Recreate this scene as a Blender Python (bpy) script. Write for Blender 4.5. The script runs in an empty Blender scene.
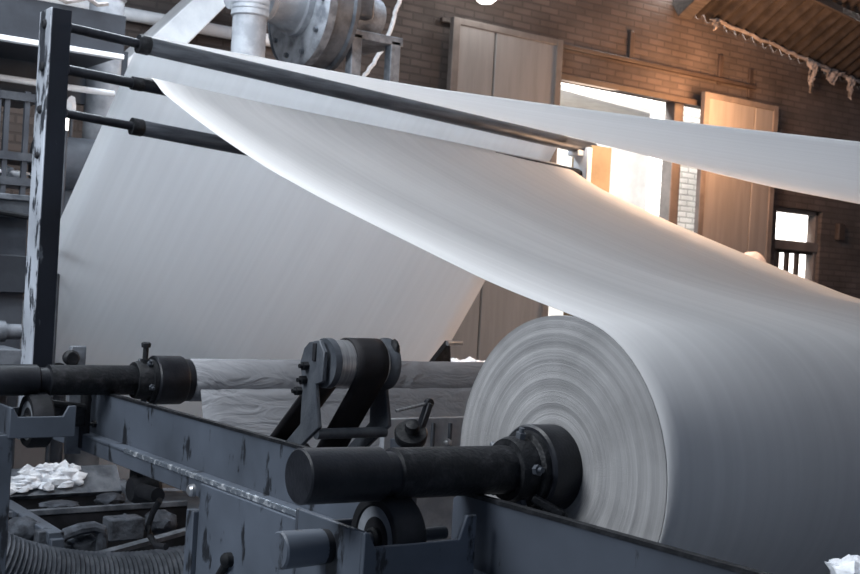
import bpy, bmesh, math, random
from mathutils import Vector, Matrix
random.seed(7)
C = bpy.context.scene.collection
PI = math.pi

# ------------------------------------------------------------------ camera
F = 1220.0; YAW = math.radians(54); ROLL = 0.056
CAM = Vector((0, 0, 1.5))
FW = Vector((math.cos(YAW), math.sin(YAW), 0)); RT = Vector((math.sin(YAW), -math.cos(YAW), 0)); UP = Vector((0, 0, 1))

def P(x, y, ax, val):
    """point of the photo's sight line (x, y) on the plane axis = val"""
    u, v = x-430, y-287
    a = u*math.cos(ROLL)+v*math.sin(ROLL); b = -u*math.sin(ROLL)+v*math.cos(ROLL)
    d = FW + RT*a/F - UP*b/F
    i = 'XYZ'.index(ax)
    return CAM + d*((val-CAM[i])/d[i])

# ------------------------------------------------------------------ materials
def new_mat(name):
    m = bpy.data.materials.new(name); m.use_nodes = True
    nt = m.node_tree; nt.nodes.clear()
    out = nt.nodes.new('ShaderNodeOutputMaterial')
    return m, nt, out

def N(nt, typ, **kw):
    n = nt.nodes.new(typ)
    for k, v in kw.items():
        if k in n.inputs: n.inputs[k].default_value = v
        else: setattr(n, k, v)
    return n

def coords(nt, scale=(1, 1, 1)):
    tc = nt.nodes.new('ShaderNodeNewGeometry')
    mp = nt.nodes.new('ShaderNodeMapping'); mp.inputs['Scale'].default_value = scale
    nt.links.new(tc.outputs['Position'], mp.inputs['Vector'])
    return mp.outputs['Vector']

def ramp(nt, fac, stops):
    r = nt.nodes.new('ShaderNodeValToRGB')
    e = r.color_ramp.elements
    while len(e) < len(stops): e.new(0.5)
    for i, (p, c) in enumerate(stops):
        e[i].position = p; e[i].color = (c[0], c[1], c[2], 1) if not isinstance(c, (int, float)) else (c, c, c, 1)
    nt.links.new(fac, r.inputs['Fac'])
    return r.outputs['Color']

def noisy(name, c1, c2, scale=6, rough=0.6, metal=0.0, bump=0.1, bscale=40, lo=0.4, hi=0.6, detail=6, stretch=(1, 1, 1), spec=0.5):
    m, nt, out = new_mat(name); L = nt.links.new
    v = coords(nt, stretch)
    n = N(nt, 'ShaderNodeTexNoise', Scale=scale, Detail=detail, Roughness=0.6); L(v, n.inputs['Vector'])
    col = ramp(nt, n.outputs['Fac'], [(lo, c1), (hi, c2)])
    b = N(nt, 'ShaderNodeBsdfPrincipled', Roughness=rough, Metallic=metal); L(col, b.inputs['Base Color'])
    b.inputs['Specular IOR Level'].default_value = spec
    n2 = N(nt, 'ShaderNodeTexNoise', Scale=bscale, Detail=4); L(v, n2.inputs['Vector'])
    bp = N(nt, 'ShaderNodeBump', Strength=bump, Distance=0.01); L(n2.outputs['Fac'], bp.inputs['Height']); L(bp.outputs['Normal'], b.inputs['Normal'])
    L(b.outputs[0], out.inputs['Surface'])
    return m

def painted(name, paint, chip, amount=0.36, rough=0.45, scale=9, spec=0.4):
    """old paint with dark chips, drips and grime"""
    m, nt, out = new_mat(name); L = nt.links.new
    v = coords(nt, (1, 1, 0.35)); v2 = coords(nt)
    n = N(nt, 'ShaderNodeTexNoise', Scale=scale, Detail=8, Roughness=0.65); L(v, n.inputs['Vector'])
    chipmask = ramp(nt, n.outputs['Fac'], [(amount-0.02, 1), (amount+0.02, 0)])
    g = N(nt, 'ShaderNodeTexNoise', Scale=2.5, Detail=6); L(v2, g.inputs['Vector'])
    grime = ramp(nt, g.outputs['Fac'], [(0.3, tuple(c*0.55 for c in paint)), (0.7, tuple(min(1, c*1.25) for c in paint))])
    mx = N(nt, 'ShaderNodeMix', data_type='RGBA'); L(chipmask, mx.inputs[0]); L(grime, mx.inputs[6]); mx.inputs[7].default_value = (*chip, 1)
    b = N(nt, 'ShaderNodeBsdfPrincipled', Roughness=rough); L(mx.outputs[2], b.inputs['Base Color']); b.inputs['Specular IOR Level'].default_value = spec
    bp = N(nt, 'ShaderNodeBump', Strength=0.3, Distance=0.004); bp.invert = True
    L(chipmask, bp.inputs['Height']); L(bp.outputs['Normal'], b.inputs['Normal'])
    L(b.outputs[0], out.inputs['Surface'])
    return m

def paper(name, col, trans=0.4, streak=30.0, amt=0.05, wrinkle=0.0):
    m, nt, out = new_mat(name); L = nt.links.new
    v = coords(nt, (1, 0.02, 0.02))
    n = N(nt, 'ShaderNodeTexNoise', Scale=streak, Detail=3); L(v, n.inputs['Vector'])
    c = ramp(nt, n.outputs['Fac'], [(0.3, tuple(x*(1-amt) for x in col)), (0.7, col)])
    d = N(nt, 'ShaderNodeBsdfDiffuse', Roughness=0.5); t = N(nt, 'ShaderNodeBsdfTranslucent')
    L(c, d.inputs['Color']); L(c, t.inputs['Color'])
    v2 = coords(nt, (1, 0.12, 0.12) if not wrinkle else (1, 2.5, 2.5))
    n2 = N(nt, 'ShaderNodeTexNoise', Scale=6 if not wrinkle else 5, Detail=3, Distortion=0 if not wrinkle else 1.5); L(v2, n2.inputs['Vector'])
    bp = N(nt, 'ShaderNodeBump', Strength=0.12 + wrinkle, Distance=0.02); L(n2.outputs['Fac'], bp.inputs['Height']); L(bp.outputs['Normal'], d.inputs['Normal'])
    mx = N(nt, 'ShaderNodeMixShader', Fac=trans); L(d.outputs[0], mx.inputs[1]); L(t.outputs[0], mx.inputs[2])
    L(mx.outputs[0], out.inputs['Surface'])
    return m

def roll_face(name, cy, cz):
    m, nt, out = new_mat(name); L = nt.links.new
    g = nt.nodes.new('ShaderNodeNewGeometry')
    sub = N(nt, 'ShaderNodeVectorMath', operation='SUBTRACT'); L(g.outputs['Position'], sub.inputs[0]); sub.inputs[1].default_value = (0, cy, cz)
    mul = N(nt, 'ShaderNodeVectorMath', operation='MULTIPLY'); L(sub.outputs[0], mul.inputs[0]); mul.inputs[1].default_value = (0, 1, 1)
    ln = N(nt, 'ShaderNodeVectorMath', operation='LENGTH'); L(mul.outputs[0], ln.inputs[0])
    n = N(nt, 'ShaderNodeTexNoise', noise_dimensions='1D', Scale=45, Detail=8, Roughness=0.85); L(ln.outputs['Value'], n.inputs['W'])
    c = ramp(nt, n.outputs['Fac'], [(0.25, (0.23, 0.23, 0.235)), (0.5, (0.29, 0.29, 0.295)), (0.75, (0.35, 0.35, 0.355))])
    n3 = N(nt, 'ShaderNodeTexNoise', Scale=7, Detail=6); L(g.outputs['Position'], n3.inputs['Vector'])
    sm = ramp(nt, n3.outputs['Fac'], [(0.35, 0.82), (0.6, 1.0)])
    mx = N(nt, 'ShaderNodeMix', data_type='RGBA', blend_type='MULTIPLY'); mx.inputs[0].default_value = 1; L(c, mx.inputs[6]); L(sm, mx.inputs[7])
    b = N(nt, 'ShaderNodeBsdfPrincipled', Roughness=0.95); L(mx.outputs[2], b.inputs['Base Color']); b.inputs['Specular IOR Level'].default_value = 0.1
    bp = N(nt, 'ShaderNodeBump', Strength=0.5, Distance=0.01); L(n.outputs['Fac'], bp.inputs['Height']); L(bp.outputs['Normal'], b.inputs['Normal'])
    L(b.outputs[0], out.inputs['Surface'])
    return m

def brick(name, c1, c2, mortar, row=0.068, width=0.23):
    m, nt, out = new_mat(name); L = nt.links.new
    g = nt.nodes.new('ShaderNodeNewGeometry'); s = nt.nodes.new('ShaderNodeSeparateXYZ'); L(g.outputs['Position'], s.inputs[0])
    ad = N(nt, 'ShaderNodeMath', operation='ADD'); L(s.outputs['X'], ad.inputs[0]); L(s.outputs['Y'], ad.inputs[1])
    cb = nt.nodes.new('ShaderNodeCombineXYZ'); L(ad.outputs[0], cb.inputs['X']); L(s.outputs['Z'], cb.inputs['Y'])
    nz = N(nt, 'ShaderNodeTexNoise', Scale=2.0, Detail=4); L(g.outputs['Position'], nz.inputs['Vector'])
    b = nt.nodes.new('ShaderNodeTexBrick'); L(cb.outputs[0], b.inputs['Vector'])
    b.inputs['Scale'].default_value = 1; b.inputs['Brick Width'].default_value = width; b.inputs['Row Height'].default_value = row
    b.inputs['Mortar Size'].default_value = 0.011; b.inputs['Mortar Smooth'].default_value = 0.3; b.inputs['Bias'].default_value = 0
    b.inputs['Color1'].default_value = (*c1, 1); b.inputs['Color2'].default_value = (*c2, 1); b.inputs['Mortar'].default_value = (*mortar, 1)
    gr = ramp(nt, nz.outputs['Fac'], [(0.3, 0.7), (0.7, 1.2)])
    mx = N(nt, 'ShaderNodeMix', data_type='RGBA', blend_type='MULTIPLY'); mx.inputs[0].default_value = 1; L(b.outputs['Color'], mx.inputs[6]); L(gr, mx.inputs[7])
    p = N(nt, 'ShaderNodeBsdfPrincipled', Roughness=0.9); L(mx.outputs[2], p.inputs['Base Color']); p.inputs['Specular IOR Level'].default_value = 0.15
    bp = N(nt, 'ShaderNodeBump', Strength=0.6, Distance=0.01); bp.invert = True; L(b.outputs['Fac'], bp.inputs['Height']); L(bp.outputs['Normal'], p.inputs['Normal'])
    L(p.outputs[0], out.inputs['Surface'])
    return m

def emit(name, col, s):
    m, nt, out = new_mat(name)
    e = N(nt, 'ShaderNodeEmission', Strength=s); e.inputs['Color'].default_value = (*col, 1)
    nt.links.new(e.outputs[0], out.inputs['Surface'])
    return m

YR, ZR, XR, RR = 2.384, 1.044, 2.163, 0.400      # front paper roll: axis, left face, radius
YB = 4.825                                       # rear shaft axis
YF = 5.321                                       # roller frame
YW = 9.0                                         # back wall
XB = 1.90                                        # machine side beam
XE = 4.78                                        # right edge of the paper

M = dict(
    grey=painted('grey_paint', (0.072, 0.086, 0.110), (0.012, 0.014, 0.018), 0.40, 0.45, 12),
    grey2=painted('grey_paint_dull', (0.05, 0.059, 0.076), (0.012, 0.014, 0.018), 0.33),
    bare=noisy('worn_glint_steel', (0.16, 0.185, 0.22), (0.75, 0.78, 0.82), 26, 0.25, 0.5, 0.4, 60, 0.5, 0.68),  # pale spots put sparse glints into the worn steel colour
    black=noisy('black_steel', (0.005, 0.006, 0.009), (0.012, 0.0135, 0.018), 12, 0.42, 0.0, 0.1, 120, spec=0.3),
    rusty=noisy('dark_scaled_steel', (0.005, 0.006, 0.008), (0.035, 0.036, 0.041), 30, 0.55, 0.0, 0.3, 90, 0.48, 0.85, spec=0.25),
    disc=noisy('wheel_disc_paint', (0.14, 0.155, 0.18), (0.22, 0.24, 0.27), 9, 0.6),
    rubber=noisy('black_rubber', (0.005, 0.006, 0.008), (0.014, 0.015, 0.019), 8, 0.75, 0, 0.1, 60, spec=0.25),
    belt=noisy('black_belt', (0.008, 0.008, 0.010), (0.018, 0.017, 0.020), 5, 0.7, 0, 0.1, 200, spec=0.25),
    chrome=noisy('ground_steel', (0.28, 0.29, 0.31), (0.42, 0.43, 0.45), 20, 0.32, 0.8, 0.05, 80, stretch=(8, 0.3, 0.3)),
    armsteel=noisy('dull_grey_steel', (0.04, 0.047, 0.06), (0.075, 0.085, 0.10), 8, 0.5, 0.2, 0.2, 60),
    dust=noisy('dusty_grey_steel', (0.06, 0.07, 0.085), (0.15, 0.165, 0.19), 9, 0.6, 0.1, 0.2, 60),
    post=painted('lit_chipped_post_paint', (0.33, 0.36, 0.41), (0.02, 0.024, 0.032), 0.45, 0.5, 14),  # pale tone holds the light falling on the post's side
    postshade=painted('shaded_post_paint', (0.006, 0.008, 0.013), (0.045, 0.052, 0.064), 0.36, 0.7, 9, 0.15),  # near-black tone holds the shade on the post's other faces
    paper=paper('tissue_paper', (0.79, 0.80, 0.815), 0.52),
    thin=paper('thin_tissue', (0.86, 0.86, 0.865), 0.56),
    papertop=paper('tissue_paper_web', (0.80, 0.80, 0.805), 0.45, 26, 0.07),
    rollside=paper('rolled_paper', (0.74, 0.74, 0.75), 0.0, 20, 0.03),
    wrinkled=paper('wrinkled_shaded_paper', (0.31, 0.32, 0.345), 0.1, 10, 0.1, 0.9),  # dark tone holds the shade on the rear roll's paper
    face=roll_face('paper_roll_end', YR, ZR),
    brick=brick('old_brick', (0.085, 0.074, 0.07), (0.115, 0.097, 0.09), (0.078, 0.068, 0.065)),
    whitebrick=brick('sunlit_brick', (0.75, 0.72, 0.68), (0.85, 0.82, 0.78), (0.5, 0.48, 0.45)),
    render_=noisy('grey_render', (0.72, 0.69, 0.66), (0.82, 0.8, 0.77), 4, 0.9),
    door=noisy('door_sheet', (0.185, 0.182, 0.182), (0.215, 0.211, 0.21), 3, 0.6, 0, 0.1, 20, stretch=(4, 1, 0.4)),
    doorframe=noisy('door_frame_paint', (0.11, 0.10, 0.095), (0.15, 0.135, 0.128), 5, 0.6),
    brown=noisy('brown_steel', (0.04, 0.03, 0.026), (0.06, 0.045, 0.038), 5, 0.6),
    plate=noisy('tan_plate', (0.28, 0.20, 0.12), (0.34, 0.25, 0.155), 5, 0.6),
    roof=noisy('corrugated_roof', (0.026, 0.023, 0.023), (0.055, 0.048, 0.046), 7, 0.8),
    timber=noisy('old_timber', (0.04, 0.036, 0.035), (0.075, 0.066, 0.062), 5, 0.85, stretch=(0.5, 8, 8)),
    rag=noisy('dusty_rag', (0.22, 0.20, 0.19), (0.38, 0.35, 0.34), 12, 0.95),
    duct=noisy('pale_duct', (0.20, 0.215, 0.24), (0.33, 0.35, 0.38), 6, 0.55, 0.0, 0.1, 30),
    white=noisy('white_paint', (0.72, 0.74, 0.77), (0.84, 0.86, 0.88), 5, 0.5),
    blower=noisy('dusty_blower', (0.11, 0.12, 0.14), (0.26, 0.28, 0.31), 7, 0.6, 0.1, 0.3, 40),
    blowerdark=noisy('blower_rim', (0.03, 0.034, 0.042), (0.07, 0.077, 0.09), 7, 0.55, 0.1, 0.2, 40),
    hood=noisy('hood_sheet', (0.02, 0.025, 0.034), (0.033, 0.04, 0.052), 3, 0.6),
    darkmetal=noisy('dark_machine_paint', (0.03, 0.036, 0.048), (0.055, 0.064, 0.08), 4, 0.6),
    floor=noisy('dusty_concrete', (0.10, 0.115, 0.14), (0.19, 0.21, 0.24), 3, 0.9, 0, 0.5, 14),
    scrap=noisy('white_scrap', (0.62, 0.65, 0.70), (0.85, 0.87, 0.90), 16, 0.95, 0, 0.8, 40),
    debris=noisy('grimy_debris', (0.02, 0.024, 0.032), (0.065, 0.075, 0.093), 14, 0.9, 0, 0.8, 30),
    hose=noisy('grey_hose', (0.05, 0.058, 0.072), (0.10, 0.11, 0.13), 20, 0.7, 0, 0.3, 60),
    cord=noisy('white_cord', (0.6, 0.62, 0.65), (0.75, 0.77, 0.8), 20, 0.8),
    bulb=emit('lamp_glow', (1.0, 0.95, 0.9), 9.0),
)

# ------------------------------------------------------------------ mesh helpers
class MB:
    def __init__(s): s.bm = bmesh.new()
    def poly(s, pts, ext):
        """closed prism: polygon of 3-D points pushed along ext"""
        a = [s.bm.verts.new(p) for p in pts]; e = Vector(ext); b = [s.bm.verts.new(Vector(p)+e) for p in pts]
        n = len(a)
        s.bm.faces.new(a); s.bm.faces.new(b[::-1])
        for i in range(n): s.bm.faces.new((a[i], b[i], b[(i+1) % n], a[(i+1) % n]))
        return s
    def box(s, x0, x1, y0, y1, z0, z1):
        return s.poly([(x0, y0, z0), (x1, y0, z0), (x1, y1, z0), (x0, y1, z0)], (0, 0, z1-z0))
    def bar(s, p0, p1, w, h, up=(0, 0, 1)):
        p0, p1 = Vector(p0), Vector(p1); d = (p1-p0).normalized(); a = d.cross(Vector(up)).normalized()*w/2; b = a.cross(d).normalized()*h/2
        return s.poly([p0-a-b, p0+a-b, p0+a+b, p0-a+b], p1-p0)
    def lathe(s, prof, origin, axis, seg=40, caps=True):
        """prof: list of (distance along axis, radius)"""
        o = Vector(origin); d = Vector(axis).normalized()
        a = d.orthogonal().normalized(); b = d.cross(a)
        rings = []
        for t, r in prof:
            if r < 1e-6: rings.append([s.bm.verts.new(o+d*t)]); continue
            rings.append([s.bm.verts.new(o+d*t+(a*math.cos(2*PI*k/seg)+b*math.sin(2*PI*k/seg))*r) for k in range(seg)])
        for q, w in zip(rings, rings[1:]):
            for k in range(seg):
                k2 = (k+1) % seg
                if len(q) == 1 and len(w) == 1: continue
                if len(q) == 1: s.bm.faces.new((q[0], w[k], w[k2]))
                elif len(w) == 1: s.bm.faces.new((q[k], w[0], q[k2]))
                else: s.bm.faces.new((q[k], w[k], w[k2], q[k2]))
        if caps:
            if len(rings[0]) > 1: s.bm.faces.new(rings[0][::-1])
            if len(rings[-1]) > 1: s.bm.faces.new(rings[-1])
        return s
    def cyl(s, p0, p1, r, seg=24, r1=None):
        p0, p1 = Vector(p0), Vector(p1)
        return s.lathe([(0, r), ((p1-p0).length, r if r1 is None else r1)], p0, p1-p0, seg)
    def tube(s, pts, r, seg=10, ripple=0.0):
        pts = [Vector(p) for p in pts]; rings = []
        ref = Vector((0.13, 0.21, 0.97))
        for i, p in enumerate(pts):
            d = (pts[min(i+1, len(pts)-1)]-pts[max(i-1, 0)]).normalized()
            a = d.cross(ref).normalized(); b = d.cross(a)
            rr = r*(1+ripple*(1 if i % 2 else -1))
            rings.append([s.bm.verts.new(p+(a*math.cos(2*PI*k/seg)+b*math.sin(2*PI*k/seg))*rr) for k in range(seg)])
        for q, w in zip(rings, rings[1:]):
            for k in range(seg): s.bm.faces.new((q[k], w[k], w[(k+1) % seg], q[(k+1) % seg]))
        s.bm.faces.new(rings[0][::-1]); s.bm.faces.new(rings[-1])
        return s
    def sheet(s, rows, thick=None):
        """grid of 3-D points"""
        v = [[s.bm.verts.new(p) for p in r] for r in rows]
        for i in range(len(v)-1):
            for j in range(len(v[0])-1):
                s.bm.faces.new((v[i][j], v[i+1][j], v[i+1][j+1], v[i][j+1]))
        return s
    def blob(s, c, r, squash=(1, 1, 1), rough=0.25, sub=2):
        q = bmesh.ops.create_icosphere(s.bm, subdivisions=sub, radius=1)
        rr = random.Random(hash((round(c[0], 3), round(c[1], 3), round(c[2], 3), r)) & 0xffff)
        for v in q['verts']:
            k = r*(1+rr.uniform(-rough, rough))
            v.co = Vector(c)+Vector((v.co.x*squash[0], v.co.y*squash[1], v.co.z*squash[2]))*k
        return s
    def build(s, name, mat, parent=None, bevel=0.0, smooth=True, solid=0.0, angle=35):
        bm = s.bm
        bmesh.ops.recalc_face_normals(bm, faces=bm.faces)
        lo = Vector((min(v.co[i] for v in bm.verts) for i in range(3))); hi = Vector((max(v.co[i] for v in bm.verts) for i in range(3)))
        c = (lo+hi)/2
        for v in bm.verts: v.co -= c
        me = bpy.data.meshes.new(name); bm.to_mesh(me); bm.free()
        if smooth:
            for p in me.polygons: p.use_smooth = True
            me.set_sharp_from_angle(angle=math.radians(angle))
        me.materials.append(mat)
        o = bpy.data.objects.new(name, me); C.objects.link(o)
        pl = Vector((0, 0, 0)); q = parent
        while q is not None: pl += q.location; q = q.parent
        o.parent = parent; o.location = c-pl
        if bevel:
            b = o.modifiers.new('bevel', 'BEVEL'); b.width = bevel; b.segments = 2; b.limit_method = 'ANGLE'; b.angle_limit = math.radians(50)
        if solid:
            k = o.modifiers.new('solid', 'SOLIDIFY'); k.thickness = solid; k.offset = 0
        return o

def tag(o, label, cat, group=None):
    o['label'] = label; o['category'] = cat
    if group: o['group'] = group
    return o
def thing(name, loc, label, cat, group=None):
    o = bpy.data.objects.new(name, None); C.objects.link(o); o.location = loc; o.empty_display_size = 0.1
    return tag(o, label, cat, group)
def struct(o): o['kind'] = 'structure'; return o
def copy_tree(o, parent=None):
    c = o.copy(); C.objects.link(c); c.parent = parent
    for ch in list(o.children): copy_tree(ch, c)
    return c
def pX(pix, X): return [P(x, y, 'X', X) for x, y in pix]
def pY(pix, Y): return [P(x, y, 'Y', Y) for x, y in pix]
def pw(xs, ys, x):
    """piecewise linear, xs ascending, ends extrapolated"""
    i = 0
    while i < len(xs)-2 and x > xs[i+1]: i += 1
    t = (x-xs[i])/(xs[i+1]-xs[i])
    return ys[i]+(ys[i+1]-ys[i])*t
def smoothcurve(pts):
    pts = sorted(pts); xs = [p[0] for p in pts]; ys = [p[1] for p in pts]
    def f(x):
        return (pw(xs, ys, x-0.14)+2*pw(xs, ys, x-0.07)+3*pw(xs, ys, x)+2*pw(xs, ys, x+0.07)+pw(xs, ys, x+0.14))/9
    return f

def lerp(a, b, t): return a+(b-a)*t
# ------------------------------------------------------------------ setting
b = MB(); b.box(-4, 16, -3, 14, -0.1, 0); struct(b.build('floor', M['floor'], smooth=False))

def yw(x, y): return P(x, y, 'Y', YW)
dl, dr = yw(562, 77).x-0.5, yw(705, 100).x+0.25          # doorway behind the sliding panels
dt = yw(562, 77).z-0.01
wa, wb = yw(777, 210).x, yw(822, 215).x
wt, wz = yw(777, 206).z, yw(800, 300).z
w = MB()
xs = [-4, dl, dr, wa, wb, 16]; WT = 6.4; T = 0.2
w.box(xs[0], xs[1], YW, YW+T, 0, WT); w.box(xs[1], xs[2], YW, YW+T, dt, WT); w.box(xs[2], xs[3], YW, YW+T, 0, WT)
w.box(xs[3], xs[4], YW, YW+T, 0, wz); w.box(xs[3], xs[4], YW, YW+T, wt, WT); w.box(xs[4], xs[5], YW, YW+T, 0, WT)
struct(w.build('wall_back', M['brick'], smooth=False))
b = MB(); b.box(15.7, 16, -3, YW, 0, WT); struct(b.build('wall_right', M['brick'], smooth=False))
b = MB(); b.box(-4.3, -4, 4, YW+T, 0, WT); struct(b.build('wall_left', M['brick'], smooth=False))

# corrugated roof slope seen at upper right
ra, rb = yw(690, 12), yw(860, 86)
sl = (rb.z-ra.z)/(rb.x-ra.x)
x0 = ra.x-0.15
KR = 0.62                                          # roof rises towards the room
def roofp(x, t, dz=0.0): return Vector((x, YW-0.005-t, ra.z+sl*(x-ra.x)+KR*t+dz))
nx = 300
rows = [[roofp(lerp(x0, 15.68, i/nx), t, 0.035*math.sin(2*PI*lerp(x0, 15.68, i/nx)/0.16)) for t in (0.0, 2.0, 4.0)] for i in range(nx+1)]
b = MB(); b.sheet(rows); struct(b.build('ceiling', M['roof'], solid=0.008))
b = MB(); b.bar(roofp(x0-0.02, 0.02, -0.05), roofp(x0-0.02, 4.0, -0.05), 0.2, 0.22); tag(b.build('roof_beam', M['timber'], bevel=0.01), 'old timber beam carrying the upper edge of the corrugated roof', 'beam')
for k, t in enumerate((0.75, 1.7)):
    b = MB(); b.bar(roofp(x0+0.12, t, -0.10), roofp(15.6, t, -0.10), 0.05, 0.08)
    tag(b.build('purlin', M['timber'], bevel=0.006), ['dark purlin under the corrugated roof, nearer the brick wall', 'dark purlin under the corrugated roof, farther from the brick wall'][k], 'purlin', 'roof purlins')
# rags of dust hanging along the eaves
rg = random.Random(3)
for k, (px, w_, h_, nm) in enumerate([(716, 10, 10, 'short grey rag of dust at the top of the roof slope'), (813, 9, 40, 'longest grey rag of dust hanging from the roof edge'), (833, 22, 20, 'wide tattered rag of dust beside the longest one'), (851, 7, 30, 'thin grey rag of dust hanging at the lowest roof edge')]):
    ty = 20+(px-716)*0.425
    a0 = P(px-w_/2, ty-2, 'Y', YW-0.12); a1 = P(px+w_/2, ty+3, 'Y', YW-0.12); hh = h_*0.0098
    rows = []
    nn = 9
    for j in range(7):
        t = j/6; row = []
        for i in range(nn):
            s_ = i/(nn-1); c_ = abs(s_-0.45)*2
            wv = 1-0.55*t
            p = a0.lerp(a1, 0.45+(s_-0.45)*wv)
            p = p+Vector((0, 0.03*math.sin(i*2.1+j), -hh*t*(1-0.65*c_)*(0.8+0.4*rg.random())))
            row.append(p)
        rows.append(row)
    b = MB(); b.sheet(rows)
    tag(b.build('hanging_rag', M['rag'], solid=0.012), nm, 'rag', 'dust rags on the roof edge')
# thin dusty fringe along the joint
pts = [P(716+i*4.5, 20+i*4.5*0.43+rg.uniform(-1.5, 2), 'Y', YW-0.07) for i in range(33)]
b = MB(); b.tube(pts, 0.022, 6); tag(b.build('dust_fringe', M['rag']), 'grey fringe of dust along the joint of brick wall and roof', 'dust')

# door rail with hanger straps
r0, r1 = yw(430, 0), yw(722, 87)
zr = yw(600, 56).z
rail = thing('door_rail', ((r0.x+r1.x)/2, YW-0.1, zr), 'long brown steel rail above the sliding doors on the brick wall', 'rail')
b = MB(); b.box(r0.x+0.1, r1.x+0.5, YW-0.07, YW-0.02, zr-0.015, zr+0.03); b.build('track', M['brown'], rail, 0.008)
b = MB(); b.box(r0.x+1.2, r1.x-0.1, YW-0.10, YW-0.03, zr-0.33, zr-0.27); b.build('lower_track', M['brown'], rail, 0.004)
for px, py in ((630, 47), (719, 70), (749, 84)):
    p = yw(px, py); b = MB(); b.box(p.x-0.03, p.x+0.03, YW-0.03, YW+0.005, p.z-0.16, p.z+0.16); b.build('bracket', M['brown'], rail, 0.006)

# sliding door panels
def panel(label, tl, tr, seam, ysurf):
    A, B = P(*tl, 'Y', ysurf), P(*tr, 'Y', ysurf); S = P(*seam, 'Y', ysurf)
    zt = (A.z+B.z)/2
    t = thing('sliding_door', ((A.x+B.x)/2, ysurf, 0.05), label, 'door', 'sliding doors on the wall rail')
    for x, y in ((A.x, S.x), (S.x, B.x)):
        b = MB(); b.box(x+0.012, y-0.012, ysurf+0.015, ysurf+0.05, 0.05, zt-0.03); b.build('sheet_panel', M['door'], t, 0.004)
    f = MB(); f.box(A.x-0.05, A.x+0.03, ysurf, ysurf+0.06, 0.04, zt); f.box(B.x-0.06, B.x+0.02, ysurf, ysurf+0.06, 0.04, zt)
    f.box(A.x, B.x, ysurf+0.002, ysurf+0.06, zt-0.06, zt); f.build('door_frame', M['doorframe'], t, 0.006)
    return t
panel('left sliding door of pale sheet panels behind the hanging paper', (459, 12), (562, 45), (497, 32), YW-0.24)
panel('right sliding door of pale sheet panels beside the small barred window', (709, 90), (778, 108), (757, 104), YW-0.24)

# steel post in the doorway, lit brick pier and pale building outside
p = P(671, 200, 'Y', YW+0.1); b = MB(); b.box(p.x-0.07, p.x+0.07, YW+0.05, YW+0.2, 0, dt); tag(b.build('door_post', M['doorframe'], bevel=0.01), 'narrow upright post standing in the bright open doorway', 'post')
pa, pb = P(677, 180, 'Y', YW+1.2), P(707, 180, 'Y', YW+1.2)
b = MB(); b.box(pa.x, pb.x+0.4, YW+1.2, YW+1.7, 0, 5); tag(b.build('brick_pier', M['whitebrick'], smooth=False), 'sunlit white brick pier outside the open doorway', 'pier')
oa = P(556, 90, 'Y', YW+5); ob = P(668, 116, 'Y', YW+5)
ot = thing('outbuilding', (oa.x, YW+5, 0), 'pale building with sloping roof seen through the doorway', 'building')
b = MB(); b.poly([Vector((oa.x-1.5, YW+5, 0)), Vector((ob.x, YW+5, 0)), Vector((ob.x, YW+5, P(668, 128, 'Y', YW+5).z)), Vector((oa.x-1.5, YW+5, P(562, 122, 'Y', YW+5).z))], (0, 3, 0)); b.build('gable_wall', M['render_'], ot)
b = MB(); b.poly([P(540, 78, 'Y', YW+4.8), P(690, 120, 'Y', YW+4.8), P(690, 124, 'Y', YW+4.8), P(540, 84, 'Y', YW+4.8)], (0, 3.4, 0)); b.build('roof', M['render_'], ot)

# small barred window at the right
win = MB(); fz = 0.06
win.box(wa-0.02, wa+0.05, YW+0.05, YW+0.15, wz, wt); win.box(wb-0.05, wb, YW+0.05, YW+0.15, wz, wt); win.box(wa, wb, YW+0.05, YW+0.15, wt-0.05, wt)
win.box(wa, wb, YW+0.05, YW+0.15, wz, wz+0.05)
zm = yw(795, 245).z; win.box(wa, wb, YW+0.03, YW+0.16, zm-0.06, zm+0.05)
wo = struct(win.build('window_1', M['doorframe'], bevel=0.005))
for px in (783, 793, 803):
    x = yw(px, 262).x; b = MB(); b.box(x-0.022, x+0.022, YW+0.07, YW+0.12, wz, zm-0.05); b.build('window_bar', M['brown'], wo)
z = yw(790, 251).z; b = MB(); b.box(wa, wb, YW+0.07, YW+0.12, z-0.02, z+0.02); b.build('cross_rail', M['brown'], wo)
# small dark wall fitting right of the window
p = yw(838, 232); b = MB(); b.box(p.x-0.06, p.x+0.06, YW-0.06, YW+0.005, p.z-0.10, p.z+0.10); tag(b.build('wall_bracket', M['brown'], bevel=0.01), 'small dark fitting on bricks right of the barred window', 'bracket')

# bright lamp on the wall
p = yw(463, 0)
lamp = thing('wall_lamp', (p.x, YW-0.3, p.z+0.02), 'bright round lamp high on the brick wall at the top edge', 'lamp')
b = MB(); b.lathe([(-0.12, 0), (-0.108, 0.06), (-0.07, 0.10), (0, 0.12), (0.07, 0.10), (0.108, 0.06), (0.12, 0)], (p.x, YW-0.34, p.z+0.03), (0, 0, 1), 20); b.build('bulb', M['bulb'], lamp)
b = MB(); b.cyl((p.x, YW-0.24, p.z+0.03), (p.x, YW+0.005, p.z+0.06), 0.035); b.build('holder', M['armsteel'], lamp)

# white bundle behind the big web
p = P(752, 262, 'Y', 8.3)
b = MB(); b.blob((p.x, 8.3, p.z-0.05), 0.2, (1.0, 0.6, 0.8), 0.06, 3); b.lathe([(0, 0.24), (p.z-0.12, 0.2)], (p.x, 8.3, 0), (0, 0, 1), 16)
tag(b.build('white_sack', M['scrap']), 'white sack peeping over the paper in front of the right sliding door', 'sack')

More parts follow.
